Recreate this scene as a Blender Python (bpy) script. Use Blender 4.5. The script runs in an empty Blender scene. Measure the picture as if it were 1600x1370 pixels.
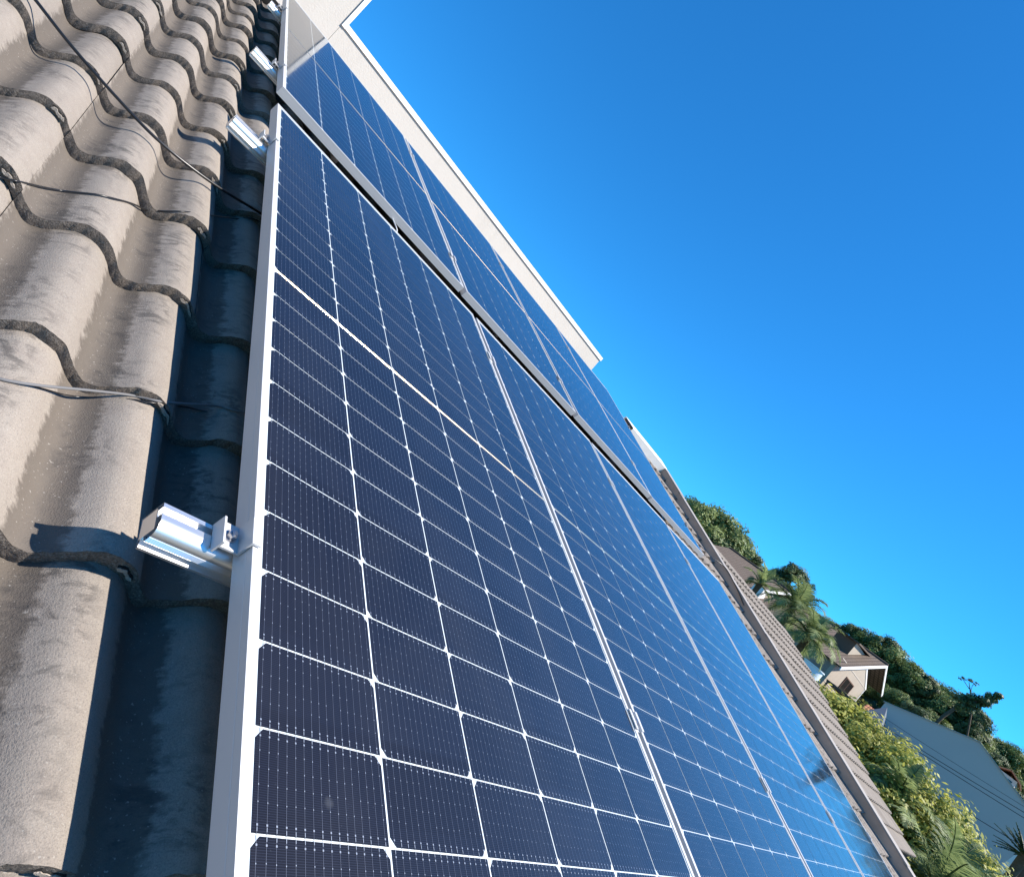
import bpy, math, random
import numpy as np
from mathutils import Matrix, Vector
random.seed(7); rng = np.random.default_rng(7)
S = bpy.context.scene
R = math.radians
ZO = 6.5                       # height of the roof origin (top corner of the first lower panel) above the ground
PITCH = R(21)
CP, SP = math.cos(PITCH), math.sin(PITCH)

# ------------------------------------------------------------------ camera, sky, sun, exposure
cam = bpy.data.objects.new('camera', bpy.data.cameras.new('camera')); S.collection.objects.link(cam); S.camera = cam
cam.matrix_world = Matrix(((0.5551000, -0.5187850, -0.6501739, -0.40521), (-0.5061479, 0.4096096, -0.7589693, -2.39040), (0.6600594, 0.7503879, -0.0352076, 6.11526), (0, 0, 0, 1)))
cam.data.sensor_width = 36; cam.data.lens = 21.831
cam.data.shift_x = 0.01633; cam.data.shift_y = -0.02077
cam.data.clip_start = 0.02; cam.data.clip_end = 5000
SUN = Vector((0.41, -0.496, 0.763)).normalized()
elev = math.asin(SUN.z); azim = math.atan2(SUN.x, SUN.y)
w = bpy.data.worlds.new('World'); S.world = w; w.use_nodes = True
wn = w.node_tree; wn.nodes.clear()
sky = wn.nodes.new('ShaderNodeTexSky'); sky.sky_type = 'NISHITA'; sky.sun_disc = False
sky.sun_elevation = elev; sky.sun_rotation = azim
sky.altitude = 300; sky.air_density = 1.0; sky.dust_density = 0.15; sky.ozone_density = 3.0
hs = wn.nodes.new('ShaderNodeMix'); hs.data_type = 'RGBA'; hs.blend_type = 'MULTIPLY'; hs.inputs[0].default_value = 1.0; hs.inputs[7].default_value = (.17, .935, 1.48, 1)   # the deep, saturated blue of the photograph's sky
bg = wn.nodes.new('ShaderNodeBackground'); bg.inputs['Strength'].default_value = 0.0765
wo = wn.nodes.new('ShaderNodeOutputWorld')
wn.links.new(sky.outputs[0], hs.inputs[6]); wn.links.new(hs.outputs[2], bg.inputs[0]); wn.links.new(bg.outputs[0], wo.inputs[0])
sl = bpy.data.lights.new('sun', 'SUN'); sl.energy = 5.0; sl.angle = R(0.5); sl.color = (1.0, 0.92, 0.82)
so = bpy.data.objects.new('sun', sl); S.collection.objects.link(so)
so.rotation_euler = SUN.to_track_quat('Z', 'Y').to_euler(); so.location = (20, -20, 40)
S.view_settings.view_transform = 'Standard'; S.view_settings.look = 'None'
S.view_settings.exposure = 1.0; S.view_settings.gamma = 1; S.view_settings.use_curve_mapping = False
S.render.engine = 'CYCLES'

# ------------------------------------------------------------------ helpers
ROOF = Matrix(((1, 0, 0, 0), (0, CP, -SP, 0), (0, SP, CP, ZO), (0, 0, 0, 1)))   # roof frame: u right, v up the slope, n off the roof
def W(u, v, n): return ROOF @ Vector((u, v, n))

class MB:
    def __init__(s): s.v = []; s.f = []; s.m = []; s.sm = []
    def add(s, vs, fs, mat=0, smooth=False):
        b = len(s.v); s.v.extend([tuple(map(float, p)) for p in vs])
        for f in fs: s.f.append(tuple(b + i for i in f)); s.m.append(mat); s.sm.append(smooth)
        return s
    def box(s, lo, hi, mat=0):
        (a, b, c), (d, e, f) = lo, hi
        return s.add([(a,b,c),(d,b,c),(d,e,c),(a,e,c),(a,b,f),(d,b,f),(d,e,f),(a,e,f)],
                     [(0,3,2,1),(4,5,6,7),(0,1,5,4),(1,2,6,5),(2,3,7,6),(3,0,4,7)], mat)
    def prism(s, poly, axis, a, b, mat=0, smooth=False, caps=True):
        # poly: 2D points; extruded from a to b along axis (0,1,2)
        n = len(poly)
        def P(p, t):
            q = [p[0], p[1]]; q.insert(axis, t); return q
        vs = [P(p, a) for p in poly] + [P(p, b) for p in poly]
        s.add(vs, [(i, (i+1) % n, n+(i+1) % n, n+i) for i in range(n)], mat, smooth)
        if caps: s.add(vs, [tuple(range(n))[::-1], tuple(range(n, 2*n))], mat)
        return s
    def tube(s, pts, r, seg=8, mat=0, caps=True):
        pts = [Vector(p) for p in pts]; n = len(pts); rr = r if hasattr(r, '__len__') else [r]*n
        vs = []; up = Vector((0.12, 0.31, 0.94)).normalized()
        for i, p in enumerate(pts):
            t = (pts[min(i+1, n-1)] - pts[max(i-1, 0)]).normalized()
            x = t.cross(up)
            if x.length < 1e-3: x = t.cross(Vector((1, 0, 0)))
            x.normalize(); y = t.cross(x)
            for k in range(seg):
                a = 2*math.pi*k/seg; vs.append(p + (x*math.cos(a) + y*math.sin(a))*rr[i])
        fs = [(i*seg+k, i*seg+(k+1) % seg, (i+1)*seg+(k+1) % seg, (i+1)*seg+k) for i in range(n-1) for k in range(seg)]
        s.add(vs, fs, mat, True)
        if caps: s.add(vs, [tuple(range(seg))[::-1], tuple(range((n-1)*seg, n*seg))], mat)
        return s
    def cyl(s, c, r, h, seg=24, mat=0, axis=2):
        poly = [(r*math.cos(2*math.pi*k/seg), r*math.sin(2*math.pi*k/seg)) for k in range(seg)]
        o = [c[i] for i in range(3) if i != axis]
        return s.prism([(p[0]+o[0], p[1]+o[1]) for p in poly], axis, c[axis], c[axis]+h, mat)
    def mesh(s, name, mats):
        me = bpy.data.meshes.new(name); me.from_pydata(s.v, [], s.f)
        for m in (mats if isinstance(mats, (list, tuple)) else [mats]): me.materials.append(m)
        me.polygons.foreach_set('material_index', s.m); me.polygons.foreach_set('use_smooth', s.sm)
        me.update(); return me
    def build(s, name, mats, parent=None, matrix=None):
        return link(name, s.mesh(name, mats), parent, matrix)
def npmesh(name, v, f, mats, mi=None, smooth=None):
    me = bpy.data.meshes.new(name)
    v = np.asarray(v, np.float32); f = np.asarray(f, np.int32)
    me.vertices.add(len(v)); me.vertices.foreach_set('co', v.ravel())
    me.loops.add(f.size); me.loops.foreach_set('vertex_index', f.ravel())
    k = f.shape[1]; me.polygons.add(len(f))
    me.polygons.foreach_set('loop_start', np.arange(0, f.size, k, dtype=np.int32)); me.polygons.foreach_set('loop_total', np.full(len(f), k, np.int32))
    for m in (mats if isinstance(mats, (list, tuple)) else [mats]): me.materials.append(m)
    if mi is not None: me.polygons.foreach_set('material_index', np.asarray(mi, np.int32))
    if smooth is not None: me.polygons.foreach_set('use_smooth', np.asarray(smooth, bool))
    me.update(calc_edges=True); me.validate(); return me
def link(name, data, parent=None, matrix=None):
    o = bpy.data.objects.new(name, data); S.collection.objects.link(o)
    if parent: o.parent = parent
    if matrix is not None: o.matrix_world = matrix
    return o
def tag(o, label, cat, group=None):
    o['label'] = label; o['category'] = cat
    if group: o['group'] = group
    return o
def thing(name, label, cat, matrix=None, group=None):
    return tag(link(name, None, None, matrix), label, cat, group)
def part(name, me, parent):          # child at its thing's origin
    return link(name, me, parent)
def copy_tree(o, matrix=None, parent=None):
    c = o.copy(); S.collection.objects.link(c)
    if parent: c.parent = parent
    if matrix is not None: c.matrix_world = matrix
    for ch in [x for x in S.collection.objects if x.parent == o]: copy_tree(ch, None, c)
    return c
def struct(o): o['kind'] = 'structure'; return o

def mat(name, col, rough=0.6, metal=0.0, coat=0.0, spec=0.5):
    m = bpy.data.materials.new(name); m.use_nodes = True
    p = m.node_tree.nodes['Principled BSDF']
    p.inputs['Base Color'].default_value = (*col, 1); p.inputs['Roughness'].default_value = rough
    p.inputs['Metallic'].default_value = metal; p.inputs['Coat Weight'].default_value = coat
    p.inputs['Specular IOR Level'].default_value = spec
    return m
class NT:
    def __init__(s, m): s.t = m.node_tree; s.p = s.t.nodes['Principled BSDF']
    def n(s, typ, **kw):
        x = s.t.nodes.new(typ)
        for k, v in kw.items():
            if k.startswith('i_'):
                key = k[2:]; key = int(key) if key.isdigit() else key.replace('_', ' ')
                x.inputs[key].default_value = v
            else: setattr(x, k, v)
        return x
    def l(s, a, b): s.t.links.new(a, b)
    def coord(s, scale=(1, 1, 1), kind='Object'):
        tc = s.n('ShaderNodeTexCoord'); mp = s.n('ShaderNodeMapping'); mp.inputs['Scale'].default_value = scale
        s.l(tc.outputs[kind], mp.inputs[0]); return mp.outputs[0]
    def noise(s, vec, scale, detail=3, rough=.55, dist=0.0):
        x = s.n('ShaderNodeTexNoise'); x.inputs['Scale'].default_value = scale; x.inputs['Detail'].default_value = detail
        x.inputs['Roughness'].default_value = rough; x.inputs['Distortion'].default_value = dist
        s.l(vec, x.inputs['Vector']); return x.outputs['Fac']
    def ramp(s, fac, stops):
        x = s.n('ShaderNodeValToRGB'); e = x.color_ramp.elements
        while len(e) < len(stops): e.new(0.5)
        for i, (p, c) in enumerate(stops):
            e[i].position = p; e[i].color = (*c, 1) if hasattr(c, '__len__') else (c, c, c, 1)
        s.l(fac, x.inputs[0]); return x.outputs[0]
    def mix(s, fac, a, b, mode='MIX'):
        x = s.n('ShaderNodeMix', data_type='RGBA', blend_type=mode)
        for v, k in ((fac, 0), (a, 6), (b, 7)):
            if isinstance(v, (int, float)): x.inputs[k].default_value = v
            elif isinstance(v, tuple): x.inputs[k].default_value = (*v, 1)
            else: s.l(v, x.inputs[k])
        return x.outputs[2]
    def math(s, op, a, b=None, c=None):
        x = s.n('ShaderNodeMath', operation=op)
        for i, v in enumerate((a, b, c)):
            if v is None: continue
            if isinstance(v, (int, float)): x.inputs[i].default_value = v
            else: s.l(v, x.inputs[i])
        return x.outputs[0]
    def bump(s, h, strength=.3, dist=.01, prev=None):
        x = s.n('ShaderNodeBump'); x.inputs['Strength'].default_value = strength; x.inputs['Distance'].default_value = dist
        s.l(h, x.inputs['Height'])
        if prev is not None: s.l(prev, x.inputs['Normal'])
        return x.outputs[0]

# ------------------------------------------------------------------ materials
PIT = 0.1635; UC = -0.087; GA = 0.3135; VB0 = -1.8355; SEAM = -0.366
def tile_material(name, base, dirt=1.0, fine=1.0):
    m = mat(name, base, .88, spec=.25); t = NT(m)
    tc = t.n('ShaderNodeTexCoord'); sx = t.n('ShaderNodeSeparateXYZ'); t.l(tc.outputs['Object'], sx.inputs[0])
    th = t.math('MULTIPLY', t.math('SUBTRACT', sx.outputs[0], UC), 2*math.pi/PIT)
    cosv = t.math('COSINE', th); sinv = t.math('SINE', th)
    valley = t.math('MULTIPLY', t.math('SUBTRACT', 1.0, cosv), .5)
    big = t.noise(t.coord((1, 1, 1)), 9, 4); med = t.noise(t.coord((1, 1, 1)), 38, 5, .65)
    smear = t.noise(t.coord((18, 27, 18)), 1.0, 5, .66, 1.2)            # smudges drawn out across the roll
    fringe = t.noise(t.coord((45, 110, 45)), 1.0, 3, .6)
    grain = t.noise(t.coord((1, 1, 1)), 420, 2, .7)
    # valley grime with a feathered edge
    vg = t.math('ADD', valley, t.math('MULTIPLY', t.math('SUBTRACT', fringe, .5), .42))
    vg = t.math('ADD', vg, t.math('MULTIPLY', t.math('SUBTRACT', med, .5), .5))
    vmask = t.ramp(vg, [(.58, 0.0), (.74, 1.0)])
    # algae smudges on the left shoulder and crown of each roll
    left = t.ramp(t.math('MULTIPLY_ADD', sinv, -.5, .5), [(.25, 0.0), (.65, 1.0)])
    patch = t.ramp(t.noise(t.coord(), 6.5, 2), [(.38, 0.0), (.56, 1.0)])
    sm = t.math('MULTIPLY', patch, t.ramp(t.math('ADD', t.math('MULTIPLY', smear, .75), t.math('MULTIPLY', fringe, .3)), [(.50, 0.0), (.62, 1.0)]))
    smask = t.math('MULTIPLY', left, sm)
    at = t.n('ShaderNodeAttribute', attribute_name='tile_tone')
    sand = t.noise(t.coord(), 640, 2, .8)
    c = t.mix(big, tuple(x*.86 for x in base), tuple(x*1.12 for x in base))
    c = t.mix(t.ramp(med, [(.35, 0.0), (.7, 1.0)]), c, tuple(x*y for x, y in zip(base, (.9, .88, .88))))
    c = t.mix(t.math('MULTIPLY', t.ramp(sand, [(.34, 1.0), (.5, 0.0)]), .38*fine), c, tuple(x*.45 for x in base))
    c = t.mix(t.math('MULTIPLY', t.ramp(sand, [(.56, 0.0), (.72, 1.0)]), .30*fine), c, tuple(min(.8, x*1.4) for x in base))
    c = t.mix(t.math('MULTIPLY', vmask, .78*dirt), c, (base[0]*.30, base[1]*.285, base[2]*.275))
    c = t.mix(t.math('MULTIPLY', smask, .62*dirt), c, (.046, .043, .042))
    c = t.mix(t.math('MULTIPLY', t.ramp(grain, [(.55, 0.0), (.75, 1.0)]), .5*fine), c, (.09, .085, .08))
    c = t.mix(t.math('MULTIPLY', t.ramp(t.noise(t.coord((1,1,1)), 260, 1, .5), [(.70, 0.0), (.76, 1.0)]), .5*fine), c, (.36, .34, .31))
    tone = t.n('ShaderNodeMix', data_type='RGBA', blend_type='MULTIPLY'); tone.inputs[0].default_value = 1
    t.l(c, tone.inputs[6]); t.l(at.outputs['Color'], tone.inputs[7])
    t.l(tone.outputs[2], t.p.inputs['Base Color'])
    gr2 = t.noise(t.coord(), 210, 3, .7)
    b = t.bump(grain, .5*fine, .0018); b = t.bump(sand, .35*fine, .0012, b); b = t.bump(med, .10, .003, b)
    t.l(b, t.p.inputs['Normal']); return m
M_tile = tile_material('concrete tile', (.262, .233, .202))
M_tile_far = tile_material('concrete tile farther off', (.29, .258, .222), .35, .5)
def butt_material():
    m = mat('raw concrete tile edge', (.11, .09, .075), .95, spec=.15); t = NT(m)
    g = t.noise(t.coord(), 330, 5, .8); v = t.n('ShaderNodeTexVoronoi'); v.inputs['Scale'].default_value = 420; t.l(t.coord(), v.inputs[0])
    c = t.ramp(g, [(.34, (.060, .050, .043)), (.5, (.135, .115, .10)), (.66, (.25, .22, .19))])
    t.l(c, t.p.inputs['Base Color'])
    t.l(t.bump(g, .6, .002, t.bump(v.outputs['Distance'], .4, .0015)), t.p.inputs['Normal']); return m
M_butt = butt_material()
M_dark = mat('dark timber boards', (.035, .028, .024), .9)
def grainy(name, col, rough=.7, scale=20, amp=.18, bump=.0, bscale=80, spec=.4, metal=0, col2=None):
    m = mat(name, col, rough, spec=spec, metal=metal); t = NT(m)
    f = t.noise(t.coord(), scale, 5, .62)
    c2 = col2 or tuple(x*(1+amp) for x in col)
    t.l(t.ramp(f, [(.3, tuple(x*(1-amp) for x in col)), (.7, c2)]), t.p.inputs['Base Color'])
    if bump: t.l(t.bump(t.noise(t.coord(), bscale, 4, .65), bump, .01), t.p.inputs['Normal'])
    return m
M_alu = mat('anodised aluminium', (.50, .50, .505), .45, .2)
M_alu_side = M_alu
M_rail = mat('extruded aluminium', (.88, .87, .86), .38, .95)
M_steel = mat('zinc bolt', (.42, .42, .44), .28, 1.0)
M_sheet = mat('white backsheet', (.58, .63, .64), .45, 0, 1.0); NT(M_sheet).p.inputs['Coat Roughness'].default_value = .07
def cell_material():
    m = mat('monocrystalline cell', (.012, .017, .045), .45, 0, 1.0); t = NT(m)
    t.p.inputs['Coat Roughness'].default_value = .05; t.p.inputs['Coat IOR'].default_value = 1.33; t.p.inputs['Specular IOR Level'].default_value = .08
    tc = t.n('ShaderNodeTexCoord'); sx = t.n('ShaderNodeSeparateXYZ'); t.l(tc.outputs['Object'], sx.inputs[0])
    s = t.math('SINE', t.math('MULTIPLY', sx.outputs[1], 2*math.pi/.0021))
    fing = t.ramp(t.math('MULTIPLY_ADD', s, .5, .5), [(.72, 0.0), (1.0, 1.0)])
    big = t.noise(t.coord(), 3.0, 3)
    fx = t.math('FLOOR', t.math('MULTIPLY', t.math('SUBTRACT', sx.outputs[0], .0155), 1/.184)); fy = t.math('FLOOR', t.math('MULTIPLY', sx.outputs[1], 1/.0933))
    cb_ = t.n('ShaderNodeCombineXYZ'); t.l(fx, cb_.inputs[0]); t.l(fy, cb_.inputs[1]); oi = t.n('ShaderNodeObjectInfo'); t.l(oi.outputs['Random'], cb_.inputs[2])
    wnz = t.n('ShaderNodeTexWhiteNoise'); t.l(cb_.outputs[0], wnz.inputs[0])
    dust = t.ramp(t.noise(t.coord(), 330, 2, .6), [(.70, 0.0), (.78, 1.0)])
    c = t.mix(big, (.0035, .0032, .0055), (.006, .005, .008))
    c = t.mix(wnz.outputs['Value'], c, (.0065, .007, .0125))
    film = t.ramp(t.noise(t.coord((1.5, .6, 1)), 2.2, 5, .65, .8), [(.45, 0.0), (.85, 1.0)]); c = t.mix(t.math('MULTIPLY', film, .04), c, (.26, .25, .23))
    t.l(t.math('MULTIPLY_ADD', film, .16, .05), t.p.inputs['Coat Roughness'])
    vr = t.n('ShaderNodeTexVoronoi'); vr.inputs['Scale'].default_value = 4.5; t.l(t.coord(), vr.inputs[0])
    vd = t.math('ADD', vr.outputs['Distance'], t.math('MULTIPLY', t.noise(t.coord(), 60, 3), .05)); spot = t.ramp(vd, [(.040, 1.0), (.062, 0.0)])
    c = t.mix(t.math('MULTIPLY', spot, .13), c, (.22, .23, .24))
    c = t.mix(t.math('MULTIPLY', fing, .25), c, (.05, .06, .10))
    c = t.mix(t.math('MULTIPLY', dust, .10), c, (.22, .24, .28))
    t.l(c, t.p.inputs['Base Color'])
    t.l(t.bump(t.noise(t.coord(), 14, 2), .012, .004), t.p.inputs['Coat Normal']); return m
M_cell = cell_material()
M_bus = mat('tinned busbar wire', (.075, .082, .11), .4, .2, 1.0)
M_pad = mat('solder pad', (.25, .275, .32), .35, .3, 1.0)
M_ribbon = mat('glint-gold tinned ribbon', (1.0, .76, .48), .22, 1.0)  # golden sun glint put into the metal colour
M_black = mat('black cable sheath', (.012, .012, .013), .32)
M_grey = mat('grey cable sheath', (.13, .13, .135), .7)
M_white_cable = mat('white cable sheath', (.7, .7, .68), .5)
M_white = grainy('white painted render', (.49, .458, .412), .85, 1.1, .03, .3, 60, .2)
t_ = NT(M_white); st_ = t_.ramp(t_.noise(t_.coord((2.2, 2.2, .22)), 2.0, 5, .6), [(.52, 0.0), (.8, 1.0)])
src = t_.p.inputs['Base Color'].links[0].from_socket; t_.l(t_.mix(t_.math('MULTIPLY', st_, .30), src, (.35, .32, .28)), t_.p.inputs['Base Color'])
M_coping = mat('white coping paint', (.74, .73, .70), .6)
M_flash = grainy('weathered flashing', (.37, .28, .22), .62, 5, .16, .15, 30, .4)
M_flash_top = mat('bare flashing lip', (.25, .23, .21), .7)
M_wall = grainy('cream wall paint', (.37, .318, .25), .85, .8, .05)
M_brown = grainy('brown wall paint', (.13, .075, .05), .85, 1.5, .1)
M_glass_dark = mat('dark window glass', (.02, .018, .02), .12)
M_rooftile_b = None
def brown_roof(name='brown roof tile', a=(.20, .155, .12), b=(.065, .05, .04)):
    m = mat(name, a, .9, spec=.2); t = NT(m)
    br = t.n('ShaderNodeTexBrick'); br.inputs['Scale'].default_value = 1.0; br.offset = 0.0
    br.inputs['Brick Width'].default_value = .42; br.inputs['Row Height'].default_value = .46; br.inputs['Mortar Size'].default_value = .07
    br.inputs['Color1'].default_value = (*a, 1); br.inputs['Color2'].default_value = (*[x*.8 for x in a], 1); br.inputs['Mortar'].default_value = (*b, 1)
    uv = t.n('ShaderNodeUVMap'); t.l(uv.outputs[0], br.inputs[0])
    n = t.noise(t.coord(), 1.2, 4)
    t.l(t.mix(t.math('MULTIPLY', n, .5), br.outputs[0], tuple(x*.55 for x in a)), t.p.inputs['Base Color']); return m
M_roofb = brown_roof()
M_terra = mat('terracotta', (.42, .17, .09), .85)
M_shade_wall = grainy('grey warehouse cladding', (.58, .47, .43), .7, .15, .04)
M_bark = grainy('bark', (.11, .08, .055), .95, 9, .3, .6, 20)
def leaf_material(name, a, b, tr=.35, sc=.6):
    m = bpy.data.materials.new(name); m.use_nodes = True; nt = m.node_tree; nt.nodes.clear()
    o = nt.nodes.new('ShaderNodeOutputMaterial'); mx = nt.nodes.new('ShaderNodeMixShader'); mx.inputs[0].default_value = tr
    d = nt.nodes.new('ShaderNodeBsdfPrincipled'); d.inputs['Roughness'].default_value = .55; d.inputs['Specular IOR Level'].default_value = .3
    tl = nt.nodes.new('ShaderNodeBsdfTranslucent')
    at = nt.nodes.new('ShaderNodeAttribute'); at.attribute_name = 'leaf_tone'
    rp = nt.nodes.new('ShaderNodeValToRGB'); rp.color_ramp.elements[0].color = (*a, 1); rp.color_ramp.elements[1].color = (*b, 1)
    tc = nt.nodes.new('ShaderNodeTexCoord'); nz = nt.nodes.new('ShaderNodeTexNoise'); nz.inputs['Scale'].default_value = sc
    nt.links.new(tc.outputs['Object'], nz.inputs[0])
    ma = nt.nodes.new('ShaderNodeMath'); ma.operation = 'MULTIPLY_ADD'; ma.inputs[1].default_value = .9; nt.links.new(nz.outputs[0], ma.inputs[0])
    m2 = nt.nodes.new('ShaderNodeMath'); m2.operation = 'MULTIPLY_ADD'; m2.inputs[1].default_value = .6; m2.inputs[2].default_value = -.3
    nt.links.new(at.outputs['Fac'], m2.inputs[0]); nt.links.new(m2.outputs[0], ma.inputs[2])
    nt.links.new(ma.outputs[0], rp.inputs[0])
    nt.links.new(rp.outputs[0], d.inputs['Base Color']); nt.links.new(rp.outputs[0], tl.inputs[0])
    nt.links.new(d.outputs[0], mx.inputs[1]); nt.links.new(tl.outputs[0], mx.inputs[2]); nt.links.new(mx.outputs[0], o.inputs[0])
    return m
M_leaf_forest = leaf_material('forest leaves', (.05, .09, .032), (.31, .38, .12), .3, .25)
M_leaf_dark = leaf_material('dark forest leaves', (.03, .055, .026), (.19, .25, .095), .25, .25)
M_leaf_bright = leaf_material('bright shrub leaves', (.09, .13, .015), (.66, .64, .16), .45, 1.2)
M_leaf_palm = leaf_material('palm leaves', (.05, .09, .028), (.36, .43, .18), .4, 1.0)
M_leaf_yucca = leaf_material('dark spiky leaves', (.010, .022, .016), (.03, .05, .03), .15, 1.0)
M_ground = grainy('grass and earth', (.07, .085, .03), .95, .3, .35)

# ------------------------------------------------------------------ tiled roof
AMP = [.046]
def profile(u, pit=PIT, uc=UC, amp=None):
    amp = amp or AMP[0]
    v = (1 - np.cos((u - uc)*2*np.pi/pit))/2
    return -amp*v**1.35
def tiles(us, vs, near, seed, mats, gauge=GA, n0=-.161, slope=0.0, thick=.026, lift=0.0, pit=PIT, uc=UC):
    """every tile its own sheet with a raw butt end; us = left edges, vs = butt lines, near(u) -> segments"""
    r = np.random.default_rng(seed); V = []; F = []; MI = []; SM = []; TONE = []; base = 0
    for ui in us:
        for vb in vs:
            hi = near(ui, vb); nu = 84 if hi else 20; nv = 9 if hi else 2
            wd = 2*pit - .0004
            u = ui + np.linspace(0, wd, nu+1)
            jit = r.normal(0, .0012); sk = r.normal(0, .0012); tilt = r.normal(0, .0022)
            tone = np.clip(1 + r.normal(0, .05), .88, 1.12)
            fr = np.linspace(0, 1.09, nv+1)
            if hi: ch = np.convolve(r.normal(0, .0011, nu+5), np.ones(3)/2, 'same')[2:nu+3] + np.where(r.random(nu+1) < .06, .003*r.random(nu+1), 0)
            else: ch = np.zeros(nu+1)
            rows = []
            pr = profile(u, pit, uc)
            for k, f in enumerate(fr):
                vv = vb + sk*(u-ui)/wd + gauge*f + (ch if k == 0 else 0)
                nn = n0 + slope*(vv) + lift*max(ui, 0) + pr + thick*(1-f) + jit + tilt*(u-ui)/wd - (.0012 if k == 0 else 0)
                if hi: nn = nn + (r.normal(0, .00018, nu+1))
                rows.append(np.stack([u, vv, nn], 1))
            top = np.concatenate(rows); n1 = nu+1
            V.append(top); TONE += [tone]*len(top)
            i = np.arange(nu); j = np.arange(nv)
            a = (j[:, None]*n1 + i[None, :]).ravel()
            f = np.stack([a, a+1, a+n1+1, a+n1], 1) + base
            F.append(f); MI.append(np.zeros(len(f))); SM.append(np.ones(len(f))); base += len(top)
            # butt end: three rows, rough in the middle
            b0 = rows[0].copy(); b0[:, 2] -= .0004
            nb = 5 if hi else 1; br = [b0]
            for q in range(1, nb+1):
                x = b0.copy(); x[:, 2] -= (thick+.001)*q/nb
                x[:, 1] += (r.normal(0, .0004, n1) if hi and q < nb else 0) + .0025*q/nb - (0.001*math.sin(math.pi*q/nb) if hi else 0)
                if hi and q < nb: x[:, 2] += r.normal(0, .0002, n1)
                br.append(x)
            bt = np.concatenate(br); V.append(bt); TONE += [tone]*len(bt)
            j = np.arange(nb); a = (j[:, None]*n1 + i[None, :]).ravel()
            f = np.stack([a, a+n1, a+n1+1, a+1], 1) + base
            F.append(f); MI.append(np.ones(len(f))); SM.append(np.ones(len(f))); base += len(bt)
            for side in (0, nu):       # long edges
                e = np.stack([rw[side] for rw in rows]); e2 = e.copy(); e2[:, 2] -= .006
                V.append(np.concatenate([e, e2])); k = nv+1; TONE += [tone*.7]*(2*k)
                a = np.arange(nv); f = np.stack([a, a+k, a+k+1, a+1], 1) if side == 0 else np.stack([a, a+1, a+k+1, a+k], 1)
                F.append(f+base); MI.append(np.ones(len(f))); SM.append(np.zeros(len(f))); base += 2*k
    V = np.concatenate(V); F = np.concatenate(F)
    me = npmesh('roof_tiles', V, F, mats, np.concatenate(MI), np.concatenate(SM))
    ca = me.color_attributes.new('tile_tone', 'FLOAT_COLOR', 'POINT')
    t = np.array(TONE); ca.data.foreach_set('color', np.stack([t, t*.995, t*.985, np.ones_like(t)], 1).ravel().astype(np.float32))
    return me

house = thing('tiled_house', 'house under the camera whose grey concrete wave-tiled roof carries the solar panels', 'house', ROOF)
us = [SEAM + 2*PIT*k for k in range(-6, 21)]
vs = [VB0 + GA*k for k in range(-5, 15)]
roof_me = tiles(us, vs, lambda u, v: u < .35 and v < 2.5 and u > -1.8, 3, [M_tile, M_butt], lift=.0065)
U0, U1 = us[0], 6.35
light_block_deck = MB().box((U0+.02, vs[0]+.03, -.36), (U1-.01, vs[-1]+GA-.02, -.222))  # dark slab added under the tiles to block light
part('light_block_deck', light_block_deck.mesh('light_block_deck', M_dark), house)
# crooked pale mortar and a dark crack showing at the side laps of the butts
mort = MB(); crack = MB()
def surf_top(u): return -.161 + float(profile(np.array([u]))[0]) + .026
for ui in us[4:9]:
    for vb in vs[2:14]:
        u0_ = ui - random.uniform(.036, .048); L_ = random.uniform(.026, .040); n_ = 9
        up, lo_, ck = [], [], []
        for q in range(n_+1):
            uu = u0_ + L_*q/n_; m0 = surf_top(uu) - .012 - .0016*math.sin(q*1.1+ui*40+vb*9) + random.uniform(-.0008, .0008)
            t_ = .0020 + .0014*abs(math.sin(q*1.3+vb*7)) * random.uniform(.5, 1.3) if 0 < q < n_ else .0004
            up.append((uu, m0+t_)); lo_.append((uu, m0-t_)); ck.append((uu, m0+t_+.0022*(.2+abs(math.sin(q*.9+ui*7)))))
        mort.prism(lo_ + up[::-1], 1, vb-random.uniform(.003, .005), vb+.004)
        crack.prism(up + ck[::-1], 1, vb-.0026, vb+.004)
M_black_hole = mat('open joint', (.01, .009, .008), 1.0)
M_mortar = grainy('pale lime mortar', (.32, .28, .24), .9, 300, .2, .5, 200)
import bmesh
bm_ = bmesh.new(); bm_.from_mesh(roof_me)
for q_, src_ in ((2, mort), (3, crack)):
    src_.m = [q_]*len(src_.m); tmp_ = src_.mesh('tmp', []); bm_.from_mesh(tmp_); bpy.data.meshes.remove(tmp_)
bm_.to_mesh(roof_me); bm_.free(); roof_me.materials.append(M_mortar); roof_me.materials.append(M_black_hole)
part('roof', roof_me, house)
# walls below the roof, set in from the eaves, given in the house frame by undoing the roof tilt
INV = ROOF.inverted()
def wbox(mb, lo, hi, mt=0, inv=INV):
    (a, b, c), (d, e, f) = lo, hi
    vs_ = [inv @ Vector(p) for p in [(a,b,c),(d,b,c),(d,e,c),(a,e,c),(a,b,f),(d,b,f),(d,e,f),(a,e,f)]]
    return mb.add(vs_, [(0,3,2,1),(4,5,6,7),(0,1,5,4),(1,2,6,5),(2,3,7,6),(3,0,4,7)], mt)
yr = (W(0, vs[-1]+GA, -.2)).y; zr = W(0, vs[-1]+GA, -.2).z
ye = W(0, vs[0], -.3).y; ze = W(0, vs[0], -.3).z
hw = MB()
wy0 = ye+.5; zw0 = ze + .5*SP/CP - .12; zw1 = zr-.25
pl = [(U0+.3, wy0), (U1-.1, wy0), (U1-.1, yr-.05), (U0+.3, yr-.05)]
vv = [INV @ Vector((x, y, 0)) for x, y in pl] + [INV @ Vector((x, y, zw0 if i < 2 else zw1)) for i, (x, y) in enumerate(pl)]
hw.add(vv, [(0,1,5,4),(1,2,6,5),(2,3,7,6),(3,0,4,7),(4,5,6,7)])
part('wall', hw.mesh('wall', M_wall), house)
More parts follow.
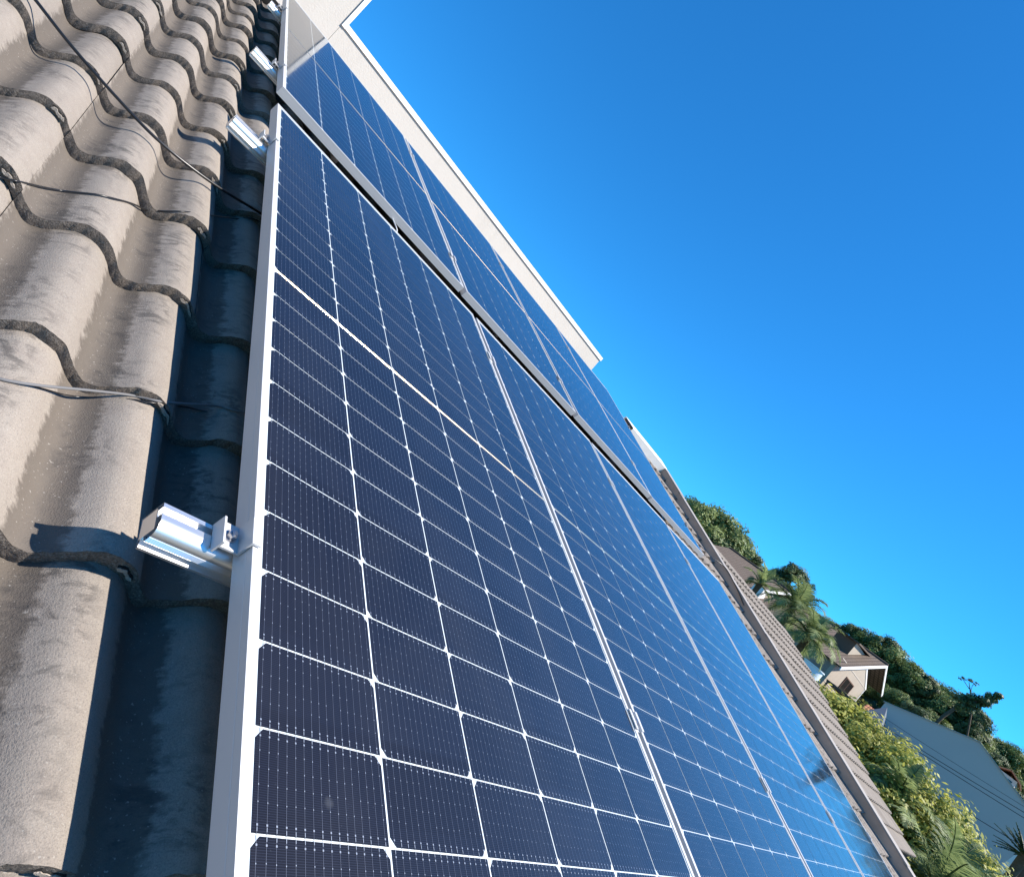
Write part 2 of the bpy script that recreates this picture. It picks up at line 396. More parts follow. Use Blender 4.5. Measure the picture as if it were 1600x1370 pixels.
# back slope of the roof behind the ridge, falling away from the camera
bsl = MB()
ridge_v = vs[-1]+GA
p0 = W(0, ridge_v, -.16)
for k in range(5):
    y0 = p0.y + k*.30; z0 = p0.z - k*.30*SP/CP + .012
    c4 = [(U0, y0, z0), (U1, y0, z0), (U1, y0+.31, z0-.31*SP/CP-.014), (U0, y0+.31, z0-.31*SP/CP-.014)]
    c4 = [INV @ Vector(p) for p in c4]; low = [INV @ (ROOF @ p - Vector((0, 0, .03))) for p in c4]
    bsl.add(c4+low, [(0,1,2,3),(4,7,6,5),(3,2,6,7),(0,3,7,4),(1,5,6,2),(0,4,5,1)])
part('back_slope', bsl.mesh('back_slope', M_flash), house)
# ridge capping: half-round tiles
rc = MB()
for k in range(int((5.15-U0)/.36)+1):
    a = U0+.36*k
    if a+.38 > 5.2: break
    poly = [(.10*math.cos(q), .075*math.sin(q)) for q in np.linspace(-.25, math.pi+.25, 13)]
    poly += [(.085*math.cos(q), .06*math.sin(q)) for q in np.linspace(math.pi+.25, -.25, 13)]
    rc.prism([(ridge_v+.02+p[0], -.21+p[1]+.008*(k % 2)) for p in poly], 0, a, a+.38, 0, True)
part('ridge_cap', rc.mesh('ridge_cap', M_tile_far), house)
# flashing over the party wall on the right: lapped folded sheets, shaded upright face, pale lip
UP = 6.30
fl = MB(); lip = MB()
vseg = [-3.45, -1.92, .04, 1.98, 2.40]
for k in range(len(vseg)-1):
    a, b = vseg[k], vseg[k+1]+.03; o = .004*(k % 2)
    fl.prism([(UP-.012-o, -.24), (UP-.012-o, -.036+o), (UP+.10, -.030+o), (UP+.10, -.20), (UP+.09, -.20), (UP+.09, -.045), (UP, -.05), (UP, -.24)], 1, a, b)
    lip.prism([(UP-.016-o, -.044+o), (UP-.016-o, -.030+o), (UP+.115, -.0255+o), (UP+.115, -.043), (UP+.102, -.043), (UP+.102, -.0302+o), (UP-.012-o, -.0362+o), (UP-.0122-o, -.044+o)], 1, a+.002, b+.004)
f_o = part('flashing', fl.mesh('flashing', M_flash), house); part('lip', lip.mesh('lip', M_flash_top), f_o)
# low wall piece along the ridge, facing down the slope, lit
rw = MB(); rw.box((5.28, 2.40, -.30), (UP+.105, 2.62, -.024)); part('ridge_wall', rw.mesh('ridge_wall', M_coping), house)
rd = MB(); rd.box((5.17, 2.395, -.10), (5.276, 2.5, -.020)); part('dark_gap', rd.mesh('dark_gap', M_black), house)  # solid black box where a small dark opening shows

# ------------------------------------------------------------------ neighbour's roof beyond the flashing
nb = thing('neighbour_house', 'attached neighbour house with clean pale wave-tiled roof beyond the grey flashing strip', 'house', ROOF)
NS = .0545
nus = [6.44 + 2*PIT*k for k in range(0, 23)]
nvs = [-1.36 + GA*k for k in range(0, 12)] + [2.62-.17]
nvs = [-1.335 + .3141*k for k in range(0, 13)]
nuc = 6.44 - SEAM + UC
AMP[0] = .030
nme = tiles(nus, nvs[:-0 or None], lambda u, v: False, 5, [M_tile_far, M_butt], gauge=.3141, n0=-.355-.030, slope=NS, thick=.036, uc=nuc)
part('roof', nme, nb)
NU0, NU1 = 6.44, 6.44+2*PIT*23
nd = MB(); e0, e1 = nvs[0], nvs[-1]+.3141
def nn(v): return -.377+NS*v
nd.add([(NU0, e0+.04, nn(e0)-.17), (NU1-.03, e0+.04, nn(e0)-.17), (NU1-.03, e1, nn(e1)-.17), (NU0, e1, nn(e1)-.17),
        (NU0, e0+.04, nn(e0)-.055), (NU1-.03, e0+.04, nn(e0)-.055), (NU1-.03, e1, nn(e1)-.055), (NU0, e1, nn(e1)-.055)],
       [(0,3,2,1),(4,5,6,7),(0,1,5,4),(1,2,6,5),(2,3,7,6),(3,0,4,7)])
part('light_block_deck', nd.mesh('light_block_deck', M_dark), nb)
nw = MB(); ya = W(0, e0, nn(e0)).y+.7; za = W(0, e0, nn(e0)).z - .12; yb = W(0, e1, nn(e1)).y; zb = W(0, e1, nn(e1)).z-.25
pl = [(NU0+.06, ya), (NU1-.35, ya), (NU1-.35, yb), (NU0+.06, yb)]
vv = [INV @ Vector((x, y, 0)) for x, y in pl] + [INV @ Vector((x, y, za if i < 2 else zb)) for i, (x, y) in enumerate(pl)]
nw.add(vv, [(0,1,5,4),(1,2,6,5),(2,3,7,6),(3,0,4,7),(4,5,6,7)])
part('wall', nw.mesh('wall', M_wall), nb)
# its back slope
nbs = MB(); a0 = W(0, e1, nn(e1)-.02)
c4 = [(NU0, a0.y, a0.z), (NU1, a0.y, a0.z), (NU1, a0.y+3, a0.z-1.2), (NU0, a0.y+3, a0.z-1.2)]
c4 = [INV @ Vector(p) for p in c4]; lo4 = [INV @ (ROOF @ p - Vector((0, 0, .06))) for p in c4]
nbs.add(c4+lo4, [(0,1,2,3),(4,7,6,5),(3,2,6,7),(0,3,7,4),(1,5,6,2),(0,4,5,1)])
part('back_slope', nbs.mesh('back_slope', M_tile_far), nb)

# ------------------------------------------------------------------ solar panels
PW, PL, PT = 1.134, 2.278, .035
def panel_meshes():
    fr = MB(); lipw = .011; wall = .0018
    def bar(p0, p1, q0, q1):   # mitred bar between outer edge p0-p1 and inner edge q0-q1
        out = []
        z = [0, -.0105, -.0115, -.0125, -PT]
        ins = [0, 0, .0003, 0, 0]
        d = (Vector(q0)+Vector(q1)-Vector(p0)-Vector(p1)).normalized()
        for zz, ii in zip(z, ins):
            out.append((p0[0]+d.x*ii, p0[1]+d.y*ii, zz)); out.append((p1[0]+d.x*ii, p1[1]+d.y*ii, zz))
        fr.add(out, [(2*k, 2*k+1, 2*k+3, 2*k+2)[::-1] for k in range(4)])
        fr.add([(*p0, 0), (*p1, 0), (*q1, 0), (*q0, 0), (*p0, -PT), (*p1, -PT), (*q1, -PT), (*q0, -PT), (*q0, -.0022), (*q1, -.0022)],
               [(0, 1, 2, 3), (4, 7, 6, 5), (3, 2, 9, 8)])
        # inner skin of the profile
        w0 = (p0[0]+d.x*.002, p0[1]+d.y*.002); w1 = (p1[0]+d.x*.002, p1[1]+d.y*.002)
        fr.add([(*w0, -.006), (*w1, -.006), (*w1, -PT+.002), (*w0, -PT+.002)], [(0, 1, 2, 3)])
    a = lipw
    o = [(0, -PL), (PW, -PL), (PW, 0), (0, 0)]; i_ = [(a, -PL+a), (PW-a, -PL+a), (PW-a, -a), (a, -a)]
    for k in range(4): bar(o[k], o[(k+1) % 4], i_[k], i_[(k+1) % 4])
    frame = fr.mesh('frame', M_alu)
    bs = MB().box((a-.004, -PL+a-.004, -.0065), (PW-a+.004, -a+.004, -.0020)); sheet = bs.mesh('backsheet', M_sheet)
    # half cut cells, 6 columns x 24 rows, corners clipped on alternate sides
    V = []; F4 = []; ce = MB(); cw, chh, c = .1807, .0910, .0094
    def row_top(k):            # k=0..23 from the top
        mid = -PL/2
        return mid + .0045 + .093*(12-k) - .001 - .0002 if k < 12 else mid - .0045 - .093*(k-12)
    for col in range(6):
        x0 = .0166 + .184*col; x1 = x0 + cw
        for k in range(24):
            y1 = row_top(k); y0 = y1 - chh
            top = ((k >= 12) == (col % 2 == 0))
            if top: p = [(x0, y0), (x1, y0), (x1, y1-c), (x1-c, y1), (x0+c, y1), (x0, y1-c)]
            else: p = [(x0, y0+c), (x0+c, y0), (x1-c, y0), (x1, y0+c), (x1, y1), (x0, y1)]
            ce.add([(*q, -.0015) for q in p], [tuple(range(6))])
    cells = ce.mesh('solar_cells', M_cell)
    bb = MB(); r = random.Random(4)
    for col in range(6):
        x0 = .0166 + .184*col
        for b in range(16):
            x = x0 + cw*(b+.5)/16
            for half in (0, 1):
                ya = row_top(12*half); yb = row_top(12*half+11)-chh
                bb.add([(x-.00022, yb-.003, -.00125), (x+.00022, yb-.003, -.00125), (x+.00022, ya+.003, -.00125), (x-.00022, ya+.003, -.00125)], [(0, 1, 2, 3)], 0)
            for k in range(24):
                y1 = row_top(k)
                for t, hx, hy in ((.0018, .00042, .0018), (.0068, .0009, .0009), (.021, .0005, .0006), (.036, .0005, .0006), (.051, .0005, .0006), (.066, .0005, .0006), (chh-.0068, .0009, .0009), (chh-.0018-.001, .00042, .0018)):
                    if hx < .0006 and r.random() < .12: continue
                    yy = y1 - t + (r.uniform(-.0006, .0006) if hx < .0006 else 0)
                    bb.add([(x-hx, yy-hy, -.0010), (x+hx, yy-hy, -.0010), (x+hx, yy+hy, -.0010), (x-hx, yy+hy, -.0010)], [(0, 1, 2, 3)], 1)
    bus = bb.mesh('busbar_wires', [M_bus, M_pad])
    # cross ribbon along the middle of the module, ridged to catch the sun glint
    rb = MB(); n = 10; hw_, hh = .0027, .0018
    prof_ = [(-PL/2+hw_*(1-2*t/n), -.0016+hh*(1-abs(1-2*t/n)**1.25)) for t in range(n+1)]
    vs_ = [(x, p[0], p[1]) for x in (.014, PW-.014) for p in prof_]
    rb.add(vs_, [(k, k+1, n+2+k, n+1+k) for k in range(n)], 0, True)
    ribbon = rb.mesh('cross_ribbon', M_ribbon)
    jb = MB().box((.517, -PL/2-.03, -.028), (.617, -PL/2+.03, -.0068))
    box = jb.mesh('junction_boxes', M_black)
    return frame, sheet, cells, bus, ribbon, box
pm = panel_meshes()
labels = [
 ['nearest solar panel, leftmost of the lower row, its whole left frame edge visible', 'second panel of the lower row, sharing its left edge with the nearest panel',
  'third panel of the lower row, counting from the tiled side', 'last panel of the lower row, pale blue, beside the grey roof flashing'],
 ['leftmost panel of the upper row, its top corner mirroring the white wall', 'second panel of the upper row, its middle line glinting in front of the white wall',
  'third panel of the upper row, lying below the right half of the white wall', 'last panel of the upper row, its far corner against open sky past the white wall']]
proto = thing('solar_panel', labels[0][0], 'solar panel', ROOF, 'solar panels on the tiled roof')
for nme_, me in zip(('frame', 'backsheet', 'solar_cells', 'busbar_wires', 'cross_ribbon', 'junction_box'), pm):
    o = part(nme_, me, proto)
DP = 1.160; GAP = .2573
for rowi in (0, 1):
    for k in range(4):
        base = Matrix.Translation((DP*k + .0157*rowi, (GAP+PL)*rowi, .0042*rowi + random.uniform(-.001, .001)))
        if rowi == 0 and k == 0: proto.matrix_world = ROOF @ base; continue
        o = copy_tree(proto, ROOF @ base @ Matrix.Rotation(R(random.uniform(-.08, .08)), 4, 'X')); o['label'] = labels[rowi][k]

# ------------------------------------------------------------------ mounting rails and clamps
def rail_mesh():
    mb = MB(); L0, L1 = 0, 4.86
    pts = []     # outline in (v, n), going round, with fine rounded ribs on the downslope flank
    top = 0.0
    pts += [(.020, -.040), (.020, -.001), (.019, 0), (.013, 0), (.013, -.009), (.003, -.009), (.003, 0)]
    na = len(pts)
    for k in range(13):
        q = R(90*k/12); pts.append((-.0045 - .016*math.sin(q), -.016 + .016*math.cos(q)))
    nb_ = len(pts)
    nrib = 5
    for k in range(nrib*4): pts.append((-.0205 - .00045*(1-math.cos(2*math.pi*k/4)), -.0162 - .010*k/(nrib*4)))
    pts += [(-.0205, -.0268), (-.0125, -.029), (-.0125, -.034), (-.0225, -.0365), (-.0225, -.040)]
    n = len(pts)
    vs_ = [(L0, *p) for p in pts] + [(L1, *p) for p in pts]
    for i in range(n):
        j = (i+1) % n
        if not (na <= i < nb_-1): mb.add([vs_[i], vs_[j], vs_[n+j], vs_[n+i]], [(0, 1, 2, 3)], 0, False)
    m_ = nb_-na; mb.add(vs_[na:nb_]+vs_[n+na:n+nb_], [(k, k+1, m_+k+1, m_+k) for k in range(m_-1)], 0, True)
    mb.box((L0+.0004, -.0118, -.0385), (L1, .0185, -.0115), 0)
    return mb
rm = rail_mesh().mesh('mounting_rail', [M_rail, M_dark])
rail_defs = [(-1.842, -.098, 'lower rail of the near row, its bright sawn end sticking out beside the bolted clamp'),
             (-.375, -.112, 'upper rail of the near row, pale blue end poking out near the panel top corner'),
             (.592, -.090, 'lower rail of the far row, light end jutting over the shaded tiles'),
             (1.90, -.052, 'top rail of the far row, its end cut by the upper border of the picture')]
rails = []
for i, (v, u, lb) in enumerate(rail_defs):
    o = link('mounting_rail', rm, None, ROOF @ Matrix.Translation((u, v, -.0365))); tag(o, lb, 'rail', 'aluminium rails under the panels')
    rails.append(o)
    for uu in (.31, 1.65, 2.98, 4.31):     # roof hooks under the panels
        pass
def clamp_bolt(mb, x, y, z, r=.0068):
    mb.cyl((x, y, z), .0088, .0016, 24)
    mb.prism([(x+r*math.cos(R(60*k+12)), y+r*math.sin(R(60*k+12))) for k in range(6)], 2, z+.0016, z+.0075)
    mb.cyl((x, y, z+.0075), .0036, .0022, 14)
# end clamp: lip over the frame, leg down its side, foot with bolt, folded outer flange
ec = MB(); hw2 = .020
ec.prism([(.0085, .0012), (.0085, .0042), (-.0045, .0042), (-.0045, -.0225), (-.0290, -.0225), (-.0290, -.0140), (-.0320, -.0140), (-.0320, -.0360), (-.0290, -.0360), (-.0290, -.0255), (-.0012, -.0255), (-.0012, .0012)], 1, -hw2, hw2)
ec_me = ec.mesh('bracket', M_alu)
bo = MB(); clamp_bolt(bo, -.0165, 0, -.0224); bo.cyl((-.0165, 0, -.036), .004, .013, 12); ec_b = bo.mesh('bolt', M_steel)
def end_clamp(u, v, flip, lb, n=0):
    m = ROOF @ Matrix.Translation((u, v, n)) @ (Matrix.Rotation(math.pi, 4, 'Z') if flip else Matrix.Identity(4))
    t = thing('end_clamp', lb, 'clamp', m, 'end clamps holding the panel frames'); part('bracket', ec_me, t); part('bolt', ec_b, t)
end_clamp(0, -1.842, 0, 'nearest end clamp with big bolt head, gripping the left frame of the nearest panel')
end_clamp(0, -.375+.02, 0, 'small end clamp near the top left corner of the nearest panel')
end_clamp(.0157, .592, 0, 'end clamp on the left frame of the upper row near its bottom corner', .0042)
end_clamp(.0157, 1.90, 0, 'end clamp on the left frame of the upper row, beside the mirrored white wall', .0042)
end_clamp(3*DP+PW, -1.842, 1, 'dark end clamp on the right frame edge near the bottom of the picture')
end_clamp(3*DP+PW, -.375, 1, 'dark end clamp on the right frame edge of the lower row near its far corner')
end_clamp(3*DP+PW+.0157, .592, 1, 'end clamp on the right frame edge of the upper row beside the tile ends', .0042)
end_clamp(3*DP+PW+.0157, 1.90, 1, 'end clamp on the right frame edge of the upper row against the sky side', .0042)
mc = MB(); g = (DP-PW)/2
mc.prism([(-g-.009, .0011), (-g-.009, .0040), (-g+.002, .0040), (-g+.002, -.004), (g-.002, -.004), (g-.002, .0040), (g+.009, .0040), (g+.009, .0011), (g-.0008, .0011), (g-.0008, -.0068), (-g+.0008, -.0068), (-g+.0008, .0011)], 1, -.024, .024)
mc_me = mc.mesh('bracket', M_alu)
bo = MB(); clamp_bolt(bo, 0, 0, -.004, .0058); mc_b = bo.mesh('bolt', M_steel)
ordn = ['first and second', 'second and third', 'third and last']
for rowi, v, where in ((0, -1.842, 'lower end of the lower row'), (0, -.33, 'upper end of the lower row'), (1, .60, 'lower end of the upper row'), (1, 2.16, 'upper end of the upper row')):
    for k in range(3):
        m = ROOF @ Matrix.Translation((DP*k + PW + g + .0157*rowi, v, .0042*rowi))
        t = thing('mid_clamp', 'clamp joining %s panels at the %s' % (ordn[k], where), 'clamp', m, 'middle clamps between neighbouring panels'); part('bracket', mc_me, t); part('bolt', mc_b, t)
# roof hooks carrying the rails (seen from below the frames and from the side)
hk = MB()
hk.prism([(-.03, -.040), (-.03, -.046), (.016, -.046), (.016, -.088), (.12, -.088), (.12, -.082), (.022, -.082), (.022, -.040)], 0, -.016, .016)
hk_me = hk.mesh('roof_hook', M_steel)
hn = ['first', 'second', 'third', 'fourth']
for (v, u, lb), rn in zip(rail_defs, ('lower rail of the near row', 'upper rail of the near row', 'lower rail of the far row', 'top rail of the far row')):
    for q, uu in enumerate((.42, 1.75, 3.08, 4.41)):
        o = link('roof_hook', hk_me, None, ROOF @ Matrix.Translation((uu, v, -.0365))); tag(o, 'steel roof hook, %s from the left, under the %s' % (hn[q], rn), 'roof hook', 'roof hooks under the rails')

# ------------------------------------------------------------------ cables
def smooth_path(p, k=8):
    p = [Vector(x) for x in p]; out = []
    for i in range(len(p)-1):
        a, b, c, d = p[max(i-1, 0)], p[i], p[i+1], p[min(i+2, len(p)-1)]
        for j in range(k):
            t = j/k; out.append(.5*((2*b) + (c-a)*t + (2*a-5*b+4*c-d)*t*t + (3*b-a-3*c+d)*t**3))
    return out + [p[-1]]
def cable(pts, r, m, lb, name='cable'):
    mb = MB().tube(smooth_path(pts), r, 10); o = mb.build(name, m, None, ROOF); return tag(o, lb, 'cable')
cable([(-.78, -.42, -.126), (-.68, -.49, -.128), (-.5931, -.5319, -.1284), (-.5549, -.5478, -.1283), (-.4614, -.6109, -.128), (-.3454, -.6629, -.1284), (-.2274, -.6941, -.128), (-.0879, -.6645, -.1283), (.061, -.5865, -.1282), (.3, -.48, -.12)],
      .0038, M_black, 'thick black cable running diagonally from the top left over the tiles to the panel edge')
cable([(-0.5000, -1.2400, -0.1500), (-0.4228, -1.2289, -0.1583), (-0.3982, -1.2137, -0.1610), (-0.3770, -1.2082, -0.1501), (-0.3523, -1.1382, -0.1740), (-0.3261, -1.0831, -0.1869), (-0.3025, -1.0754, -0.1712), (-0.2795, -1.0736, -0.1509), (-0.2507, -1.0502, -0.1449), (-0.2186, -0.9870, -0.1612), (-0.1767, -0.8945, -0.1933), (-0.1538, -0.8946, -0.1711), (-0.1205, -0.8823, -0.1428), (-0.0588, -0.7880, -0.1476), (0.0307, -0.6029, -0.1806), (0.0800, -0.5807, -0.1501), (0.3000, -0.5000, -0.1300)],
      .0018, M_black, 'thin black wire draped over the tile waves below the thick cable')
cable([(-.36, -1.65, -.160), (-.2914, -1.6292, -.162), (-.2702, -1.639, -.1497), (-.2323, -1.6236, -.1435), (-.172, -1.575, -.150), (-.1133, -1.5249, -.1609), (-.0753, -1.523, -.144), (-.0281, -1.4816, -.1533), (.0351, -1.4326, -.1562), (.0821, -1.4288, -.138), (.3, -1.3, -.13)],
      .0020, M_grey, 'grey cable crossing the lowest visible tile roll towards the nearest panel')
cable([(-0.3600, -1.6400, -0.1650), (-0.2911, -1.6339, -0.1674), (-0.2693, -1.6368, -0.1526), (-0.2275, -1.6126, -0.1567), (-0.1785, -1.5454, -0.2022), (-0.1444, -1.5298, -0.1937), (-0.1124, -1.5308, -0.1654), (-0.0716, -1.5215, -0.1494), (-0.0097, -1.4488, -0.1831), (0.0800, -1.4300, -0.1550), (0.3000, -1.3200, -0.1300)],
      .0016, M_black, 'thin black strand added as the shadow line just below the grey cable')  # black strand draws the cast shadow of the grey cable
cable([(.60, .02, -.030), (.628, .05, -.020), (.655, .13, -.021), (.66, .27, -.030)], .0026, M_white_cable, 'short white cable loop bridging the dark gap between the panel rows')
cable([(.95, -.02, -.05), (.99, .08, -.040), (1.08, .11, -.045), (1.12, .16, -.060), (1.2, .30, -.06)], .003, M_black, 'black plug lead hanging in the gap between the panel rows')
cable([(5.30, .93, -.10), (5.7, .95, -.09), (6.05, .93, -.075), (6.26, .86, -.030), (6.275, .62, -.040), (6.28, .42, -.07)], .0045, M_black, 'thin dark wire looping over the grey flashing beside the tile ends')

# ------------------------------------------------------------------ white building behind the ridge
wb = thing('white_building', 'plain white rendered wall with stepped parapet rising behind the upper panels', 'building', Matrix.Identity(4))
Yw = 4.43; zt = 1.73 + ZO
m_ = MB()
m_.box((.703, Yw, 0), (6.27, Yw+7, zt-.055)); m_.box((-7, Yw+.0, 0), (.700, Yw+7, zt+3.4))
part('wall', m_.mesh('wall', M_white), wb)
m_ = MB()
m_.box((.745, Yw-.014, zt-.053), (6.285, Yw+.20, zt)); m_.box((6.10, Yw+.202, zt-.053), (6.285, Yw+7, zt)); 
m_.box((.7005, Yw-.016, zt-.056), (.744, Yw+.20, zt+3.45)); m_.box((-7.02, Yw-.015, zt+3.402), (.698, Yw+7.02, zt+3.46))
part('coping', m_.mesh('coping', M_coping), wb)

# ------------------------------------------------------------------ ground and hill
def hgt(x, y):
    r = np.maximum(0, x-14); h = 6.0*np.clip((x-14)/46, 0, 1)**1.2
    h = h + 9.5*np.clip((x-66)/45, 0, 1)**1.1 + 9*np.clip((x-111)/70, 0, 1)
    h = h + 10*np.clip((y-60)/120, 0, 1)*np.clip((x-20)/40, 0, 1)
    return h + .25*np.sin(x*.21+y*.13)*np.clip((x-14)/30, 0, 1)
xs = np.concatenate([np.linspace(-1500, -60, 10), np.linspace(-50, 200, 60), np.linspace(240, 1800, 12)])
ys = np.concatenate([np.linspace(-1500, -80, 12), np.linspace(-60, 120, 45), np.linspace(150, 1800, 14)])
X, Y = np.meshgrid(xs, ys, indexing='ij'); Z = hgt(X, Y)
n1 = len(ys); i, j = np.meshgrid(np.arange(len(xs)-1), np.arange(n1-1), indexing='ij'); a = (i*n1+j).ravel()
gm = npmesh('ground', np.stack([X.ravel(), Y.ravel(), Z.ravel()], 1), np.stack([a, a+n1, a+n1+1, a+1], 1), M_ground, None, np.ones(len(a)))
struct(link('ground', gm))

# ------------------------------------------------------------------ trees
def leafcloud(name, centers, radii, n, size, m, seed, squash=.8, aspect=1.6, bark=None):
    r = np.random.default_rng(seed); centers = np.array(centers); radii = np.array(radii)
    wts = radii**2; wts = wts/wts.sum(); idx = r.choice(len(radii), n, p=wts)
    d = r.normal(size=(n, 3)); d /= np.linalg.norm(d, axis=1)[:, None]
    # hollow-ish lobes with ragged sub-clumps
    sub = r.normal(size=(len(radii)*14, 3)); sub /= np.linalg.norm(sub, axis=1)[:, None]
    sidx = idx*14 + r.integers(0, 14, n)
    q = d*.42 + sub[sidx]*.78
    rad = radii[idx]*r.uniform(.72, 1.08, n)
    p = centers[idx] + q*rad[:, None]*np.array([1, 1, squash])
    nor = q*1.3 + r.normal(size=(n, 3))*.45 + np.array([0, 0, .45]); nor /= np.linalg.norm(nor, axis=1)[:, None]
    t = np.cross(nor, r.normal(size=(n, 3))); t /= np.linalg.norm(t, axis=1)[:, None]; b = np.cross(nor, t)
    s = size*r.uniform(.6, 1.3, n)[:, None]
    V = np.stack([p - t*s*aspect*.5, p + b*s*.42 + nor*s*.08, p + t*s*aspect*.5, p - b*s*.42 + nor*s*.08], 1).reshape(-1, 3)
    F = np.arange(n*4).reshape(n, 4)
    me = npmesh(name, V, F, m)
    at = me.color_attributes.new('leaf_tone', 'FLOAT_COLOR', 'POINT')
    tone = np.repeat(np.clip(.5 + .28*r.normal(size=n) + .35*r.normal(size=len(radii)*14)[sidx]*.5, 0, 1), 4)
    at.data.foreach_set('color', np.stack([tone]*3 + [np.ones_like(tone)], 1).ravel().astype(np.float32))
    return me
def tree_meshes(seed, h, cr, n, size, m, lobes=11, trunk=.35, flat=.75):
    r = random.Random(seed); cs = []; rs = []; mb = MB()
    mb.tube([(0, 0, -.6), (.05*h*r.uniform(-.3, .3), .04*h*r.uniform(-.3, .3), h*.3), (r.uniform(-.3, .3), r.uniform(-.3, .3), h*.55), (0, 0, h*.8)], [h*.028, h*.02, h*.014, h*.006], 8)
    for k in range(lobes):
        a = 2.4*k + r.uniform(-.4, .4); f = k/(lobes-1); rad = cr*(.25+.6*math.sin(math.pi*(.15+.75*f)))*r.uniform(.6, 1.05)
        z = h*(trunk + (1-trunk)*(.12+.72*f)); c = (rad*math.cos(a), rad*math.sin(a), z)
        if k == lobes-1: c = (0, 0, h*.87)
        cs.append(c); rs.append(cr*r.uniform(.34, .55))
        mb.tube([(0, 0, z*.62), (c[0]*.5, c[1]*.5, z*.85), c], [h*.012, h*.008, h*.003], 5)
    return leafcloud('crown', cs, rs, n, size, m, seed, flat), mb.mesh('trunk', M_bark)
forest_kinds = [tree_meshes(11, 11, 4.6, 20000, .23, M_leaf_forest, 13), tree_meshes(12, 13, 4.2, 20000, .23, M_leaf_dark, 13),
                tree_meshes(13, 9.5, 5.0, 20000, .24, M_leaf_forest, 15, .25), tree_meshes(14, 12, 3.6, 15000, .22, M_leaf_dark, 9, .5)]
CAMP = cam.matrix_world.translation
def put_tree(x, y, kind, s, lb, cat='tree', name='forest_tree', group='trees covering the hillside', ztop=None, kinds=forest_kinds):
    cr, tr = kinds[kind]
    z = float(hgt(np.array(x), np.array(y)))
    m = Matrix.Translation((x, y, z-.3)) @ Matrix.Rotation(random.uniform(0, 6.28), 4, 'Z') @ Matrix.Scale(s, 4)
    t = thing(name, lb, cat, m, group); part('crown', cr, t); part('trunk', tr, t); return t
# skyline of the hill: (azimuth from +Y, elevation of the tree top, distance, kind)
HK = [11, 13, 9.5, 12]
sky_line = [(46.0, 4.8, 96, 0), (48.2, 5.0, 94, 2), (50.4, 5.0, 96, 1), (52.5, 5.2, 95, 0), (54.8, 5.3, 94, 2), (57.2, 5.6, 95, 2), (58.7, 7.0, 92, 0), (60.0, 8.3, 96, 0), (61.4, 8.9, 100, 2), (62.8, 8.8, 100, 0), (64.0, 8.5, 104, 1), (65.4, 7.9, 104, 3), (66.7, 7.4, 108, 0), (68.7, 9.2, 110, 3),
            (67.6, 6.4, 112, 2), (70.2, 6.8, 118, 0), (71.8, 6.9, 118, 2), (73.0, 7.3, 118, 0), (74.2, 8.1, 116, 1), (75.3, 8.3, 116, 0), (76.5, 9.0, 114, 3), (77.5, 8.6, 112, 2), (78.6, 8.3, 110, 0), (79.7, 8.4, 110, 1),
            (80.8, 8.5, 112, 0), (81.7, 8.3, 110, 2), (82.7, 8.6, 108, 1), (83.4, 7.5, 116, 0), (84.4, 7.6, 120, 2), (85.3, 7.9, 120, 0), (86.4, 7.7, 122, 1), (87.6, 7.6, 122, 2), (89, 7.4, 120, 0), (90.6, 7.2, 118, 1), (92.3, 7.1, 118, 0), (94.2, 7.0, 118, 2)]
kind_word = ['rounded mid-green tree', 'tall dark green tree', 'broad olive-green tree', 'dark tree with narrow clumped crown']
from math import tan
def azpos(az, D): return CAMP.x + D*math.sin(R(az)), CAMP.y + D*math.cos(R(az))
def where(az):
    if az < 57: return 'on the hill hidden behind the panels'
    if az < 66: return 'at the far left of the hill'
    if az < 73: return 'on the skyline behind the palm tops'
    if az < 78: return 'behind the cream house roof'
    if az < 84: return 'above the grey warehouse gable'
    return 'on the falling skyline at the right border'
cnt = {}
for q, (az, el, D, k) in enumerate(sky_line):
    x, y = azpos(az, D); z0 = float(hgt(np.array(x), np.array(y)))
    s = (CAMP.z + D*tan(R(el)) - z0 + .3)/(HK[k]*1.02)
    key = (k, where(az)); cnt[key] = cnt.get(key, 0)+1
    num = ['', 'second ', 'third ', 'fourth ', 'fifth '][cnt[key]-1]
    put_tree(x, y, k, s, '%s%s %s' % (num, kind_word[k], where(az)))
# lower ranks of trees in front of the skyline
q = 0; rk = random.Random(5)
for D, lo, hi, step, elt in ((88, 56.5, 96, 2.0, 5.4), (104, 62, 96, 2.1, 6.6), (100, 77, 97, 1.7, 5.2)):
    az = lo
    while az < hi:
        k = rk.randrange(4); x, y = azpos(az+rk.uniform(-.4, .4), D+rk.uniform(-4, 4))
        if not (D < 95 and 71.5 < az < 79.5 and x < 96):
            z0 = float(hgt(np.array(x), np.array(y))); s = max(.45, (CAMP.z + D*tan(R(elt+rk.uniform(-.5, .4))) - z0)/HK[k])
            q += 1
            key = (D, where(az)); cnt[key] = cnt.get(key, 0)+1
            put_tree(x, y, k, s, '%s tree of the %s, %s' % (['first', 'second', 'third', 'fourth', 'fifth', 'sixth', 'seventh', 'eighth', 'ninth', 'tenth'][cnt[key]-1], {88: 'front rank', 104: 'middle rank', 100: 'lower rank'}[D], where(az)))
        az += step

